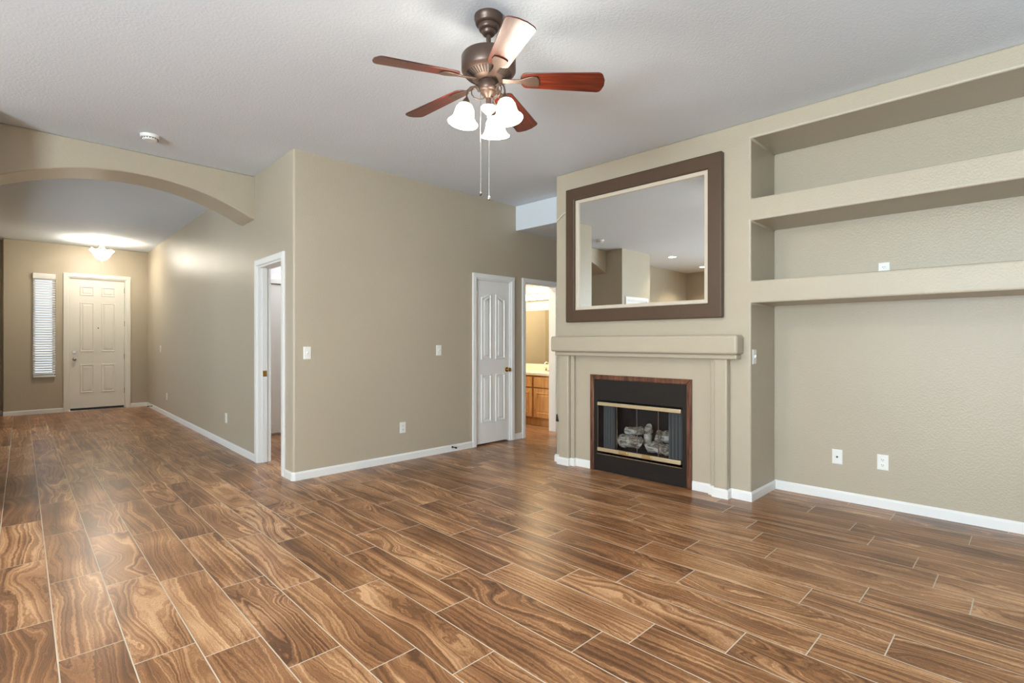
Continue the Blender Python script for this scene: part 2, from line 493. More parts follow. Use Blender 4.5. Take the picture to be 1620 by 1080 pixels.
# ------------------------------------------------------------------ walls
def wall_y(name, label, x0, x1, y0, y1, holes=(), mat=None, z0=0.0, z1=CZ, bevel=None):
    b = MB(); b.grid_panel(x0, x1, z0, z1, y0, y1, list(holes))
    return struct(b.build(name, mat or M['wall'], bevel=bevel), label, 'wall')
def wall_x(name, label, y0, y1, x0, x1, holes=(), mat=None, z0=0.0, z1=CZ, bevel=None, seg=3):
    b = MB(); b.M = Matrix(((0, 1, 0, 0), (1, 0, 0, 0), (0, 0, 1, 0), (0, 0, 0, 1)))
    b.grid_panel(y0, y1, z0, z1, x0, x1, list(holes))
    return struct(b.build(name, mat or M['wall'], bevel=bevel, seg=seg), label, 'wall')

CL = (4.19, 4.785, 2.022)      # closet opening x0,x1,top
BA = (5.045, 5.69, 2.03)       # bathroom opening
PK = (5.02, 5.74, 2.04)        # pocket-door opening y0,y1,top
# bullnosed corner block shared by the main wall and the hallway wall
def arc(cx, cy, r, a0, a1, n=6):
    return [(cx + r * math.cos(math.radians(a0 + (a1 - a0) * k / n)), cy + r * math.sin(math.radians(a0 + (a1 - a0) * k / n))) for k in range(n + 1)]
poly = arc(HX + .022, YM + .022, .022, 180, 270) + [(2.3, YM), (2.3, YM + TH), (hx(YM + TH) + TH, YM + TH), (hx(PK[0]) + TH, PK[0]), (hx(PK[0]), PK[0])]
b = MB(); b.prism(poly, 0, CZ)
struct(b.build('wall_corner', M['wall'], smooth=True), 'tan bullnosed wall corner between doorway and main wall', 'wall')
wall_y('wall_center', 'tan main wall holding the narrow closet door and bathroom doorway', 2.3, XE, YM, YM + TH,
       [(CL[0], CL[1], 0, CL[2]), (BA[0], BA[1], 0, BA[2])])
b = MB(); b.M = HM
ca = math.cos(HANG)
hl = lambda y: (y - YM) / ca
b.grid_panel(hl(PK[0]), hl(YFW + .05), 0, CZ, -TH, 0, [(hl(PK[0]), hl(PK[1]), 0, PK[2])])
struct(b.build('wall_hall', M['wall']), 'long tan hallway wall running back to the front door', 'wall')
# front wall
FD = (1.135, 1.985, 2.425)     # front door opening
SL = (0.665, 0.957, 0.655, 2.425)
wall_y('wall_front', 'tan entry wall around front door and narrow window', 0.29, 2.6, YFW, YFW + 0.16,
       [(FD[0], FD[1], 0, FD[2]), (SL[0], SL[1], SL[2], SL[3])], bevel=0.012)
wall_y('wall_entry_recess', 'shaded tan wall set back at the left of the entry', -1.2, 0.29, YFW + .25, YFW + .37)
wall_x('wall_entry_return', 'short tan return wall beside the entry window', YFW + .16, YFW + .37, 0.29, 0.4)
# arch header
AX0, AX1 = 0.06, hx(YA2) + 0.0
R_ = 2.085; acx = (0.06 + 2.011) / 2; acz = 2.795 - R_
pts = []
for k in range(29):
    x = 0.06 + (2.011 - 0.06) * k / 28
    pts.append((x, acz + math.sqrt(R_ * R_ - (x - acx) ** 2)))
poly = pts + [(2.075, pts[-1][1] - .012), (2.075, CZ), (0.06, CZ)]
b = MB(); b.prism(poly, YA, YA2, 'y')
struct(b.build('wall_arch', M['wall'], smooth=True, bevel=0.012, seg=3), 'tan header wall with curved arch over the hall entrance', 'wall')
# left pier, pantry block and hall left wall (seen in the mirror)
PD = (-0.80, -0.10, 2.05)
wall_y('wall_pantry', 'tan wall with white-cased pantry door seen in the mirror', -0.94, 0.06, 5.49, 5.61, [(PD[0], PD[1], 0, PD[2])])
wall_x('wall_hall_left', 'tan left wall of the entry hall with an opening added for fill light', 5.61, YFW + .25, -0.06, 0.06, [(6.9, 10.4, 0, 2.45)])  # opening added so the hall fill light can enter
wall_x('wall_pantry_side', 'tan side of the pantry block', 5.61, 6.34, -0.94, -0.82)
wall_y('wall_kitchen', 'tan kitchen wall seen in the mirror under recessed lights', XW, -0.94, 6.34, 6.46)
wall_x('wall_left', 'tan outer wall of the kitchen end with a wide window', YS, 6.46, XW - TH, XW, [(-1.0, 1.8, 0.9, 2.2)])
wall_y('wall_back', 'tan wall behind the viewer with wide patio doors', XW, XE, YS - TH, YS, [(-0.2, 3.0, 0.05, 2.3)])
# chimney wall with the three niches
NY0 = -1.3
NZ = [(0.0, 1.563), (1.737, 2.212), (2.386, 2.86)]
wall_x('wall_fireplace', 'tan chimney wall with mantel, mirror and stacked recessed niches', YS, YPE, XF, XN, [(NY0, YP, a, z) for a, z in NZ] + [(2.160, 3.045, .165, .690)], bevel=0.014)
wall_x('wall_niche_back', 'pale tan textured back wall of the media niches', YS, YPE, XN, XN + TH)
# rear shell
wall_x('wall_right', 'far end wall of passage and bathroom', YS, YE, XE, XE + TH, mat=M['whitewall'])
wall_y('wall_bathroom_rear', 'tan rear bathroom wall', 4.9, XE, 6.85, 6.97)
wall_x('wall_bathroom_side', 'cream bathroom wall behind the vanity', YM + TH, 6.85, 6.42, 6.54, mat=M['wall'])
wall_x('wall_bathroom_left', 'bathroom partition beside the closet', YM + TH, 6.85, 4.88, 4.96)
wall_y('wall_passage', 'back of the chimney block facing the passage', XN + TH, XE, YPE - .12, YPE)
wall_y('wall_bedroom', 'white bedroom wall seen through the pocket doorway', 2.15, 4.88, 7.3, 7.42, mat=M['whitewall'])
wall_y('wall_closet', 'white inside of the hall closet', 4.0, 4.88, 5.5, 5.56, mat=M['whitewall'])
wall_x('wall_closet_side', 'white closet partition', YM + TH, 5.5, 3.94, 4.0, mat=M['whitewall'])
wall_x('wall_outer_left', 'outer wall beyond the entry with an opening added for fill light', 6.46, YE, -1.32, -1.2, [(7.3, 9.9, .35, 2.15)])  # opening added in front of the hall fill light
wall_y('wall_outer_rear', 'outer wall beyond the bedroom', -1.32, 0.0, YE - .12, YE)

# windows behind the viewer (daylight comes through them)
def window_frame(name, label, plane, a0, a1, z0, z1, pos, bars):
    b = MB()
    if plane == 'x': b.M = Matrix(((0, 1, 0, 0), (1, 0, 0, 0), (0, 0, 1, 0), (0, 0, 0, 1)))
    holes = []
    e = [a0 + (a1 - a0) * k / bars for k in range(bars + 1)]
    for p, q in zip(e, e[1:]): holes.append((p + .05, q - .05, z0 + .05, z1 - .05))
    b.grid_panel(a0, a1, z0, z1, pos, pos + .06, holes)
    o = b.build(name, M['white'])
    return struct(o, label, 'window')
window_frame('window_2', 'white framed patio doors behind the viewer', 'y', -0.2, 3.0, 0.05, 2.3, YS - .09, 2)
window_frame('window_3', 'white framed kitchen window in the left outer wall', 'x', -1.0, 1.8, 0.9, 2.2, XW - .09, 3)

# ------------------------------------------------------------------ baseboards
BH, BT = 0.076, 0.013
def baseboard(name, label, pts):
    inner = offset_open(pts, 0.001)
    mid = offset_open(pts, BT)
    b = MB()
    rings = []
    for (a, m_) in zip(inner, mid):
        t = (m_[0] * .45 + a[0] * .55, m_[1] * .45 + a[1] * .55)
        rings.append([(a[0], a[1], 0.0), (m_[0], m_[1], 0.0), (m_[0], m_[1], BH - .016), (t[0], t[1], BH), (a[0], a[1], BH)])
    b.loft(rings)
    return struct(b.build(name, M['white']), label, 'baseboard')
cb_ = arc(HX + .022, YM + .022, .022, 180, 270, 5)
# the room has to lie to the left of each run
baseboard('baseboard_center', 'white baseboard along the main wall from the bullnosed corner to the closet door',
          list(reversed([(hx(PK[0] - .075), PK[0] - .075)] + cb_ + [(CL[0] - .06, YM)])))
baseboard('baseboard_center_short', 'short white baseboard between closet door and bathroom doorway', list(reversed([(CL[1] + .06, YM), (BA[0] - .06, YM)])))
baseboard('baseboard_hall', 'white baseboard along the hallway wall', list(reversed([(hx(YFW), YFW), (hx(PK[1] + .065), PK[1] + .065)])) [::-1] if False else [(hx(PK[1] + .065), PK[1] + .065), (hx(YFW), YFW)])
baseboard('baseboard_front_left', 'white baseboard under the narrow entry window', [(FD[0] - .07, YFW), (0.29, YFW)])
baseboard('baseboard_front_right', 'short white baseboard right of the front door', [(hx(YFW) - BT, YFW), (FD[1] + .07, YFW)])
baseboard('baseboard_entry_recess', 'white baseboard on the set-back wall left of the entry', [(0.29, YFW + .25), (0.06, YFW + .25)])

# fireplace pilaster outline (room side is -X)
PX, SX = 4.21, 4.246           # pilaster face, inner step face
PLr, PRr = (3.369, 3.495), (1.752, 1.860)
SLr, SRr = (3.325, 3.369), (1.860, 1.904)
baseboard('baseboard_fireplace_left', 'white stepped baseboard left of the fireplace opening',
          [(XF, 3.137), (XF, 3.325), (SX, 3.325), (SX, 3.369), (PX, 3.369), (PX, 3.495), (XF, 3.495), (XF, YPE), (XF + .2, YPE)])
baseboard('baseboard_fireplace_right', 'white stepped baseboard from fireplace round the pier into the niche',
          [(XN, NY0), (XN, YP), (XF, YP), (XF, 1.752), (PX, 1.752), (PX, 1.860), (SX, 1.860), (SX, 1.904), (XF, 1.904), (XF, 2.074)])
baseboard('baseboard_pantry', 'white baseboard beside the pantry door', [(0.06, 5.49), (PD[1] + .06, 5.49)])
baseboard('baseboard_kitchen', 'white baseboard along the kitchen wall', [(-0.94, 6.34), (XW, 6.34)])

# ------------------------------------------------------------------ doors and casings
def casing_mb(x0, x1, top, width=.06, th=.016, jamb=None):
    """three-sided casing in local (x, y, z); wall face at y = 0, room towards -y"""
    b = MB()
    def bar(poly): 
        b.loft([[(p[0], -.001, p[1]) for p in poly], [(p[0], -th, p[1]) for p in poly], [(p[0], -th - .004, p[1]) for p in offset_closed(poly, .008)]])
    bar([(x0 - width, 0), (x0, 0), (x0, top), (x0 - width, top + width)])
    bar([(x1, 0), (x1 + width, 0), (x1 + width, top + width), (x1, top)])
    bar([(x0 - width, top + width), (x0, top), (x1, top), (x1 + width, top + width)])
    if jamb:
        t = .018
        b.box(x0, x0 + t, -.001, jamb, 0, top)
        b.box(x1 - t, x1, -.001, jamb, 0, top)
        b.box(x0 + t, x1 - t, -.001, jamb, top - t, top)
    return b
STEPS = [(0, -.002), (0.006, .010), (0.016, .010), (0.024, -.001), (0.034, -.001), (0.054, .009)]
# front door
d1 = empty('door_1', ((FD[0] + FD[1]) / 2, YFW, 0))
struct(d1, 'ivory six-panel front door at the end of the hall', 'door')
dw = (FD[1] - FD[0]) / 2
s = MB(); s.box(-dw + .022, dw - .022, .03, .075, 0.045, FD[2] - .022)
s.build('door_slab', M['frontdoor'], d1)
pw = 2 * (dw - .022)
p = MB()
for (fx0, fx1) in ((.175, .435), (.565, .825)):
    for (z0, z1) in ((2.10, 2.27), (1.07, 1.975), (.32, .84)):
        p.relief(rect(-pw / 2 + fx0 * pw, -pw / 2 + fx1 * pw, z0, z1), .0295, STEPS)
p.build('door_panels', M['frontdoor'], d1)
casing_mb(-dw, dw, FD[2], .07, .018, .15).build('door_frame', M['frontdoor'], d1)
sw = MB(); sw.box(-dw + .03, dw - .03, .022, .05, .012, .045)
for k in range(6): sw.box(-dw + .09 + k * .13, -dw + .115 + k * .13, .014, .03, .012, .03)
sw.build('door_sweep', M['rubber'], d1)
th_ = MB(); th_.box(-dw, dw, -.02, .13, 0.0, .012); th_.build('threshold', M['chrome'], d1)
def knob_at(parent, name, x, y, z, r, mat, rose=True):
    b = MB(); b.M = Matrix.Translation((x, y, z)) @ Matrix.Rotation(PI / 2, 4, 'X')
    b.lathe([(r * 1.15, 0), (r * 1.15, .006), (r * .5, .010), (r * .42, .028), (r * .8, .036), (r, .048), (r * .92, .060), (r * .5, .067), (.001, .068)], seg=20)
    return b.build(name, mat, parent, smooth=True)
kx = -dw + .022 + .065
knob_at(d1, 'door_knob', kx, .030, .94, .028, M['chrome'])
b = MB(); b.M = Matrix.Translation((kx, .03, 1.065)) @ Matrix.Rotation(PI / 2, 4, 'X')
b.lathe([(.031, 0), (.031, .008), (.026, .018), (.001, .019)], seg=20); b.box(-.005, .005, -.017, .017, .018, .026)
b.build('deadbolt', M['chrome'], d1, smooth=True)
b = MB(); b.M = Matrix.Translation((0.005, .03, 1.51)) @ Matrix.Rotation(PI / 2, 4, 'X'); b.lathe([(.012, 0), (.012, .004), (.001, .005)], seg=14)
b.build('peephole', M['chrome'], d1)
for z in (.28, .92, 1.55, 2.18):
    b = MB(); b.lathe([(.008, 0), (.008, .1)], (dw - .02, .022, z), 10); b.build('hinge', M['chrome'], d1)

# sidelight window and its blind
wn = empty('window_1', ((SL[0] + SL[1]) / 2, YFW, SL[2])); struct(wn, 'narrow tall window beside the front door', 'window')
hw, hh = (SL[1] - SL[0]) / 2, SL[3] - SL[2]
b = MB(); b.grid_panel(-hw, hw, 0, hh, .09, .14, [(-hw + .03, hw - .03, .03, hh - .03)]); b.build('window_frame', M['white'], wn)
b = MB(); b.box(-hw + .03, hw - .03, .11, .116, .03, hh - .03); b.build('pane', M['glass'], wn)
bl = empty('window_blind', ((SL[0] + SL[1]) / 2, YFW - .002, SL[2] - .02))
tag(bl, 'white slatted blind lowered over the narrow entry window', 'blind')
b = MB(); b.box(-hw - .005, hw + .005, -.045, -.002, hh - .05, hh + .045); b.build('valance', M['white'], bl, bevel=.004)
b = MB()
ns = 40
for k in range(ns):
    z = .07 + (hh - .13) * k / (ns - 1)
    b.loft([[(-hw, -.036, z - .011), (hw, -.036, z - .011)] + [(hw, -.008, z + .013), (-hw, -.008, z + .013)],
            [(-hw, -.034, z - .014), (hw, -.034, z - .014), (hw, -.006, z + .010), (-hw, -.006, z + .010)]])
b.build('slats', M['white'], bl)
b = MB(); b.box(-hw, hw, -.038, -.008, 0.0, .03); b.build('bottom_rail', M['white'], bl, bevel=.004)

# closet door
d2 = empty('door_2', ((CL[0] + CL[1]) / 2, YM, 0)); struct(d2, 'narrow white four-panel closet door with brass knob', 'door')
dw = (CL[1] - CL[0]) / 2
s = MB(); s.box(-dw + .02, dw - .02, .012, .047, .02, CL[2] - .02); s.build('door_slab', M['white'], d2)
p = MB()
xa, xb, xc, xd = -dw + .095, -.035, .035, dw - .095
za, zb = 1.04, 1.80
p.relief([(xa, za), (xb, za), (xb, zb + .045), (xb - .03, zb + .045), (xa + .03, zb), (xa, zb)], .0115, STEPS)
p.relief([(xc, za), (xd, za), (xd, zb), (xd - .03, zb), (xc + .03, zb + .045), (xc, zb + .045)], .0115, STEPS)
p.relief(rect(xa, xb, .27, .86), .0115, STEPS); p.relief(rect(xc, xd, .27, .86), .0115, STEPS)
p.build('door_panels', M['white'], d2)
casing_mb(-dw, dw, CL[2], .058, .016, .1).build('door_frame', M['white'], d2)
knob_at(d2, 'door_knob', dw - .065, .012, .905, .026, M['brass'])
for z in (.28, 1.05, 1.78):
    b = MB(); b.lathe([(.008, 0), (.008, .09)], (-dw + .018, .0, z), 10); b.build('hinge', M['white'], d2)

# bathroom doorway, pocket doorway
t4 = casing_mb(BA[0], BA[1], BA[2], .058, .016, TH + .004); t4.M = Matrix.Identity(4)
o = t4.build('trim_bathroom_doorway', M['white'], loc=(0, YM, 0)); struct(o, 'white casing around the lit bathroom doorway', 'trim')
HF = Matrix.Translation((HX, YM, 0)) @ Matrix.Rotation(PI / 2 - HANG, 4, 'Z') @ Matrix.Scale(-1, 4, (0, 1, 0))
t3 = empty('trim_pocket_doorway', (0, 0, 0)); struct(t3, 'white cased pocket doorway in the hallway wall', 'trim')
b = casing_mb(hl(PK[0]), hl(PK[1]), PK[2], .062, .016, TH + .004)
for v in b.bm.verts: v.co = HF @ v.co
o = b.build('casing', M['white'], t3)
b = MB(); b.M = HF
b.box(hl(PK[1]) - .030, hl(PK[1]) - .018, .035, .085, 0, PK[2] - .018); b.build('pocket_door_edge', M['white'], t3)
b = MB(); b.M = HF
b.box(hl(PK[1]) - .034, hl(PK[1]) - .030, .040, .078, .895, .955); b.build('latch_plate', M['brass'], t3)
# bedroom closet door behind the pocket doorway
d6 = empty('door_3', (3.1, 7.3, 0)); struct(d6, 'flat white door seen through the pocket doorway', 'door')
b = MB(); b.box(-.7, .7, -.03, -.002, .03, 2.03); b.build('door_slab', M['white'], d6)
b = MB(); b.box(-.75, .75, -.045, -.002, 2.04, 2.1); b.build('head_trim', M['white'], d6)
# pantry door in the mirror
d5 = empty('door_4', ((PD[0] + PD[1]) / 2, 5.49, 0)); struct(d5, 'white pantry door whose head shows in the mirror', 'door')
dw = (PD[1] - PD[0]) / 2
b = MB(); b.box(-dw + .02, dw - .02, .012, .047, .02, PD[2] - .02); b.build('door_slab', M['white'], d5)
casing_mb(-dw, dw, PD[2], .06, .016, .1).build('door_frame', M['white'], d5)
knob_at(d5, 'door_knob', dw - .08, .012, .92, .026, M['brass'])

# ------------------------------------------------------------------ fireplace
fp = empty('fireplace', (XF, 2.62, 0)); tag(fp, 'built-in fireplace with tan mantel and wood-trimmed black surround', 'fireplace')
def loc_fp(b): b.M = Matrix.Translation((-XF, -2.62, 0)); return b
b = loc_fp(MB()); b.box(4.14, XF - .001, 1.645, 3.548, 1.157, 1.313); b.build('mantel_shelf', M['wall'], fp, bevel=.022, seg=4)
b = loc_fp(MB()); b.box(4.185, XF - .001, 1.665, 3.528, 1.117, 1.158); b.build('mantel_ledge', M['wall'], fp, bevel=.012, seg=3)
for (y0, y1) in (PLr, PRr):
    b = loc_fp(MB()); b.box(PX, XF - .001, y0, y1, 0, 1.157); b.build('pilaster', M['wall'], fp, bevel=.012, seg=3)
for (y0, y1) in (SLr, SRr):
    b = loc_fp(MB()); b.box(SX, XF - .001, y0, y1, 0, 1.118); b.build('pilaster_step', M['wall'], fp, bevel=.008, seg=2)
# wood trim, three mitred lengths with a bead
FY0, FY1, FT = 2.076, 3.135, .936
fw = .046
b = loc_fp(MB())
def trimbar(poly):
    b.loft([[(XF - .001, p[0], p[1]) for p in poly], [(XF - .016, p[0], p[1]) for p in poly], [(XF - .024, p[0], p[1]) for p in offset_closed(poly, .007)],
            [(XF - .024, p[0], p[1]) for p in offset_closed(poly, .014)], [(XF - .018, p[0], p[1]) for p in offset_closed(poly, .018)]])
trimbar([(FY0, 0), (FY0 + fw, 0), (FY0 + fw, FT - fw), (FY0, FT)])
trimbar([(FY1 - fw, 0), (FY1, 0), (FY1, FT), (FY1 - fw, FT - fw)])
trimbar([(FY0, FT), (FY0 + fw, FT - fw), (FY1 - fw, FT - fw), (FY1, FT)])
b.build('wood_trim', M['trimwood'], fp)
# black metal surround with the opening
OY0, OY1, OZ0, OZ1 = 2.160, 3.045, .165, .690
b = loc_fp(MB()); b.M = b.M @ Matrix(((0, 1, 0, 0), (1, 0, 0, 0), (0, 0, 1, 0), (0, 0, 0, 1)))
b.grid_panel(FY0 + fw - .004, FY1 - fw + .004, 0.004, FT - fw + .004, XF - .014, XF - .001, [(OY0, OY1, OZ0, OZ1)])
b.build('black_surround', M['black'], fp)
# shallow firebox of tapered sides built into the pier
FB = .43
b = loc_fp(MB())
r0 = [(XF - .002, OY0, OZ0), (XF - .002, OY1, OZ0), (XF - .002, OY1, OZ1), (XF - .002, OY0, OZ1)]
r1 = [(XF + FB, OY0 + .14, OZ0), (XF + FB, OY1 - .14, OZ0), (XF + FB, OY1 - .14, OZ1), (XF + FB, OY0 + .14, OZ1)]
b.loft([r0, r1], cap=False); b.face(r1)
b.build('firebox', M['soot'], fp)
# brass rails
b = loc_fp(MB()); b.box(XF - .034, XF - .012, 2.168, 3.037, .640, .674); b.build('top_rail', M['palebrass'], fp, bevel=.004)
b = loc_fp(MB()); b.box(XF - .034, XF - .012, 2.168, 3.037, .196, .232); b.build('bottom_rail', M['palebrass'], fp, bevel=.004)
b = loc_fp(MB()); b.box(XF - .026, XF - .012, 2.160, 3.045, .166, .174); b.build('sill_strip', M['chrome'], fp)
# four bifold glass panels with thin bright edges and two handles
ge = [2.168, 2.385, 2.602, 2.82, 3.037]
for k in range(4):
    b = loc_fp(MB()); b.box(XF - .022, XF - .018, ge[k] + .002, ge[k + 1] - .002, .232, .640)
    g = b.build('glass_door', M['firepane'], fp)
    e_ = loc_fp(MB()); e_.box(XF - .0245, XF - .0155, ge[k + 1] - .003, ge[k + 1] + .001, .232, .640); e_.build('edge_strip', M['chrome'], g)
    if k in (1, 2):
        h_ = loc_fp(MB()); yy = 2.49 if k == 1 else 2.735
        h_.box(XF - .052, XF - .034, yy - .05, yy + .05, .206, .234); h_.build('handle', M['handlebrass'], g, bevel=.006)
# bunched mesh curtains behind the glass
for (y0, y1) in ((2.175, 2.31), (2.885, 3.0)):
    b = loc_fp(MB()); pr = []
    n = 44
    for k in range(n + 1):
        y = y0 + (y1 - y0) * k / n
        pr.append((XF + .040 + .022 * math.sin(k * 2 * PI / 5.5), y))
    ring0 = [(p[0], p[1], .19) for p in pr]; ring1 = [(p[0], p[1], .66) for p in pr]
    b.loft([ring0, ring1], cap=False, closed=False)
    b.build('mesh_curtain', M['meshcurtain'], fp, smooth=True, angle=60)
b = loc_fp(MB()); b.box(XF + .07, XF + .32, 2.33, 2.90, OZ0 + .001, OZ0 + .05); b.build('burner_pan', M['soot'], fp)
# gas logs
def log(name, label, p0, p1, r, seed):
    rnd = random.Random(seed)
    p0, p1 = Vector(p0), Vector(p1); n = 12
    pts, tp = [], []
    bow = Vector((rnd.uniform(-.015, .015), 0, rnd.uniform(0, .02)))
    for k in range(n + 1):
        t = k / n
        pts.append(p0.lerp(p1, t) + bow * math.sin(PI * t) + Vector((rnd.uniform(-.006, .006), 0, rnd.uniform(-.006, .006))))
        tp.append((.72 if k in (0, n) else 1) * rnd.uniform(.84, 1.16))
    c0 = (p0 + p1) / 2
    b = MB(); b.M = Matrix.Translation(-c0); b.tube(pts, r, 14, tp)
    o = b.build(name, M['log'], None, smooth=True, loc=c0, angle=70)
    return tag(o, label, 'log', 'ceramic gas logs in the firebox')
LZ = OZ0 + .05
log('ceramic_log', 'biggest pale ceramic log lying at the front left of the firebox', (XF + .143, 2.872, LZ + .076), (XF + .143, 2.655, LZ + .074), .060, 1)
log('ceramic_log', 'whitish ceramic log lying at the front right of the firebox', (XF + .12, 2.585, LZ + .050), (XF + .12, 2.345, LZ + .046), .050, 2)
log('ceramic_log', 'short knobby ceramic log standing up at the middle of the pile', (XF + .235, 2.64, LZ + .045), (XF + .24, 2.630, LZ + .235), .038, 3)
log('ceramic_log', 'rear ceramic log lying behind the left end of the pile', (XF + .26, 2.90, LZ + .145), (XF + .26, 2.70, LZ + .175), .043, 4)
log('ceramic_log', 'rear ceramic log lying behind the right end of the pile', (XF + .265, 2.565, LZ + .135), (XF + .265, 2.33, LZ + .145), .056, 5)
log('ceramic_log', 'small upright ceramic stub right of the middle of the pile', (XF + .186, 2.515, LZ + .05), (XF + .186, 2.49, LZ + .20), .017, 6)

# ------------------------------------------------------------------ wall mirror
MY0, MY1, MZ0, MZ1 = 1.801, 3.415, 1.454, 2.804
mr_ = empty('wall_mirror', (XF, (MY0 + MY1) / 2, MZ0)); tag(mr_, 'large mirror in a wide dark brown frame above the mantel', 'mirror')
YC = (MY0 + MY1) / 2
def fy(b): b.M = Matrix.Translation((-XF, -YC, -MZ0)) @ Matrix(((0, 1, 0, 0), (1, 0, 0, 0), (0, 0, 1, 0), (0, 0, 0, 1))); return b
IY0, IY1, IZ0, IZ1 = 1.921, 3.306, 1.574, 2.684
b = fy(MB()); b.grid_panel(MY0, MY1, MZ0, MZ1, XF - .055, XF - .002, [(IY0, IY1, IZ0, IZ1)]); b.build('frame', M['brown'], mr_, bevel=.010, seg=3)
lw = .036
b = fy(MB()); b.grid_panel(IY0 + .001, IY1 - .001, IZ0 + .001, IZ1 - .001, XF - .036, XF - .003, [(IY0 + lw, IY1 - lw, IZ0 + lw, IZ1 - lw)]); b.build('liner', M['liner'], mr_, bevel=.006, seg=2)
b = fy(MB()); b.box(IY0 + lw - .006, IY1 - lw + .006, XF - .016, XF - .004, IZ0 + lw - .006, IZ1 - lw + .006); b.build('mirror_glass', M['mirror'], mr_)
# thin cable from the pier edge to the mirror
b = MB(); b.tube([(XF - .004, 3.575, 2.53), (XF - .012, 3.55, 2.53), (XF - .016, 3.50, 2.565), (XF - .014, 3.46, 2.585), (XF - .02, 3.43, 2.588)], .006, 8)
tag(b.build('cable', M['cable'], smooth=True), 'thin white cable running behind the mirror at the pier edge', 'cable')
# small black bumper, standing for an unidentified dark piece on the pier end
b = MB(); b.loft([[(XF - .001, 3.545, .42), (XF - .001, 3.582, .42), (XF - .001, 3.575, .50), (XF - .001, 3.566, .50)],
                  [(XF - .014, 3.548, .423), (XF - .014, 3.579, .423), (XF - .014, 3.573, .495), (XF - .014, 3.568, .495)]])
tag(b.build('bumper', M['rubber'], bevel=.002), 'tiny black hook on the edge of the chimney pier near the floor', 'bumper')

# ------------------------------------------------------------------ switches and outlets
def wallplate(kind, loc, rz, label, group=None, wdt=.072, hgt=.116):
    nm = {'switch': 'light_switch', 'outlet': 'wall_outlet', 'coax': 'cable_jack'}[kind]
    e = empty(nm, loc, rz); tag(e, label, {'switch': 'switch', 'outlet': 'outlet', 'coax': 'jack'}[kind], group)
    b = MB(); b.loft([[(-wdt / 2, -.0005, -hgt / 2), (wdt / 2, -.0005, -hgt / 2), (wdt / 2, -.0005, hgt / 2), (-wdt / 2, -.0005, hgt / 2)],
                      [(-wdt / 2, -.003, -hgt / 2), (wdt / 2, -.003, -hgt / 2), (wdt / 2, -.003, hgt / 2), (-wdt / 2, -.003, hgt / 2)],
                      [(-wdt / 2 + .004, -.006, -hgt / 2 + .004), (wdt / 2 - .004, -.006, -hgt / 2 + .004), (wdt / 2 - .004, -.006, hgt / 2 - .004), (-wdt / 2 + .004, -.006, hgt / 2 - .004)]])
    b.build('cover_plate', M['plate'], e)
    if kind == 'switch':
        t = MB(); t.loft([[(-.006, -.005, -.013), (.006, -.005, -.013), (.006, -.005, .013), (-.006, -.005, .013)],
                          [(-.004, -.018, .002), (.004, -.018, .002), (.004, -.016, .012), (-.004, -.016, .012)]])
        t.build('toggle', M['plate'], e)
    elif kind == 'outlet':
        for zc in (.02, -.02):
            t = MB(); t.prism([(.016 * math.cos(a), zc + .0145 * math.sin(a)) for a in [2 * PI * k / 16 for k in range(16)]], -.0055, -.0085, 'y')
            r_ = t.build('receptacle', M['plate'], e)
            q = MB()
            q.box(-.0075, -.0050, -.0092, -.008, zc - .003, zc + .007); q.box(.0050, .0075, -.0092, -.008, zc - .003, zc + .006)
            q.box(-.002, .002, -.0092, -.008, zc - .010, zc - .006)
            q.build('slots', M['slot'], r_)
    else:
        t = MB(); t.M = Matrix.Rotation(PI / 2, 4, 'X'); t.lathe([(.007, .005), (.007, .012), (.004, .016), (.001, .016)], seg=12); t.build('connector', M['slot'], e)
    return e
wallplate('switch', (2.128, YM, 1.155), 0, 'white light switch on main wall nearest the bullnosed corner')
wallplate('switch', (3.636, YM, 1.161), 0, 'white light switch on main wall left of the closet door')
wallplate('outlet', (3.160, YM, .350), 0, 'white outlet low on the main wall left of closet door')
HR = -(PI / 2 + HANG)   # plates on the hallway wall face -X
wallplate('outlet', (hx(6.90), 6.90, .342), HR, 'white outlet low on hallway wall near the pocket doorway')
wallplate('switch', (hx(11.0), 11.0, 1.13), HR, 'white light switch far down the hallway wall near the front door')
wallplate('outlet', (hx(10.45), 10.45, .33), HR, 'white outlet low on hallway wall far back near the entry')
wallplate('switch', (4.35, YP, 1.139), 0, 'white light switch on the narrow side of the niche')
wallplate('coax', (XN, 1.121, .343), -PI / 2, 'white cable jack plate low on the niche back wall')
wallplate('outlet', (XN, .820, .346), -PI / 2, 'white outlet beside the cable jack low in the niche')
wallplate('outlet', (XN, .812, 1.800), -PI / 2, 'white outlet on back of the middle niche above the lower shelf')

def doorstop(x, y, rz, label):
    e = empty('door_stop', (x, y, .052), rz); tag(e, label, 'door stop')
    b = MB(); b.M = Matrix.Rotation(PI / 2, 4, 'X'); b.lathe([(.012, 0), (.012, .006), (.006, .009), (.006, .060), (.006, .062)], seg=12); b.build('spring', M['bronze'], e, smooth=True)
    b = MB(); b.M = Matrix.Rotation(PI / 2, 4, 'X'); b.lathe([(.010, .060), (.010, .074), (.006, .078)], seg=12); b.build('rubber_tip', M['rubber'], e, smooth=True)
doorstop(3.82, YM - BT, 0, 'dark spring door stop on the main wall baseboard')
doorstop(hx(11.75) - BT, 11.75, HR, 'small door stop on the hallway baseboard near the front door')

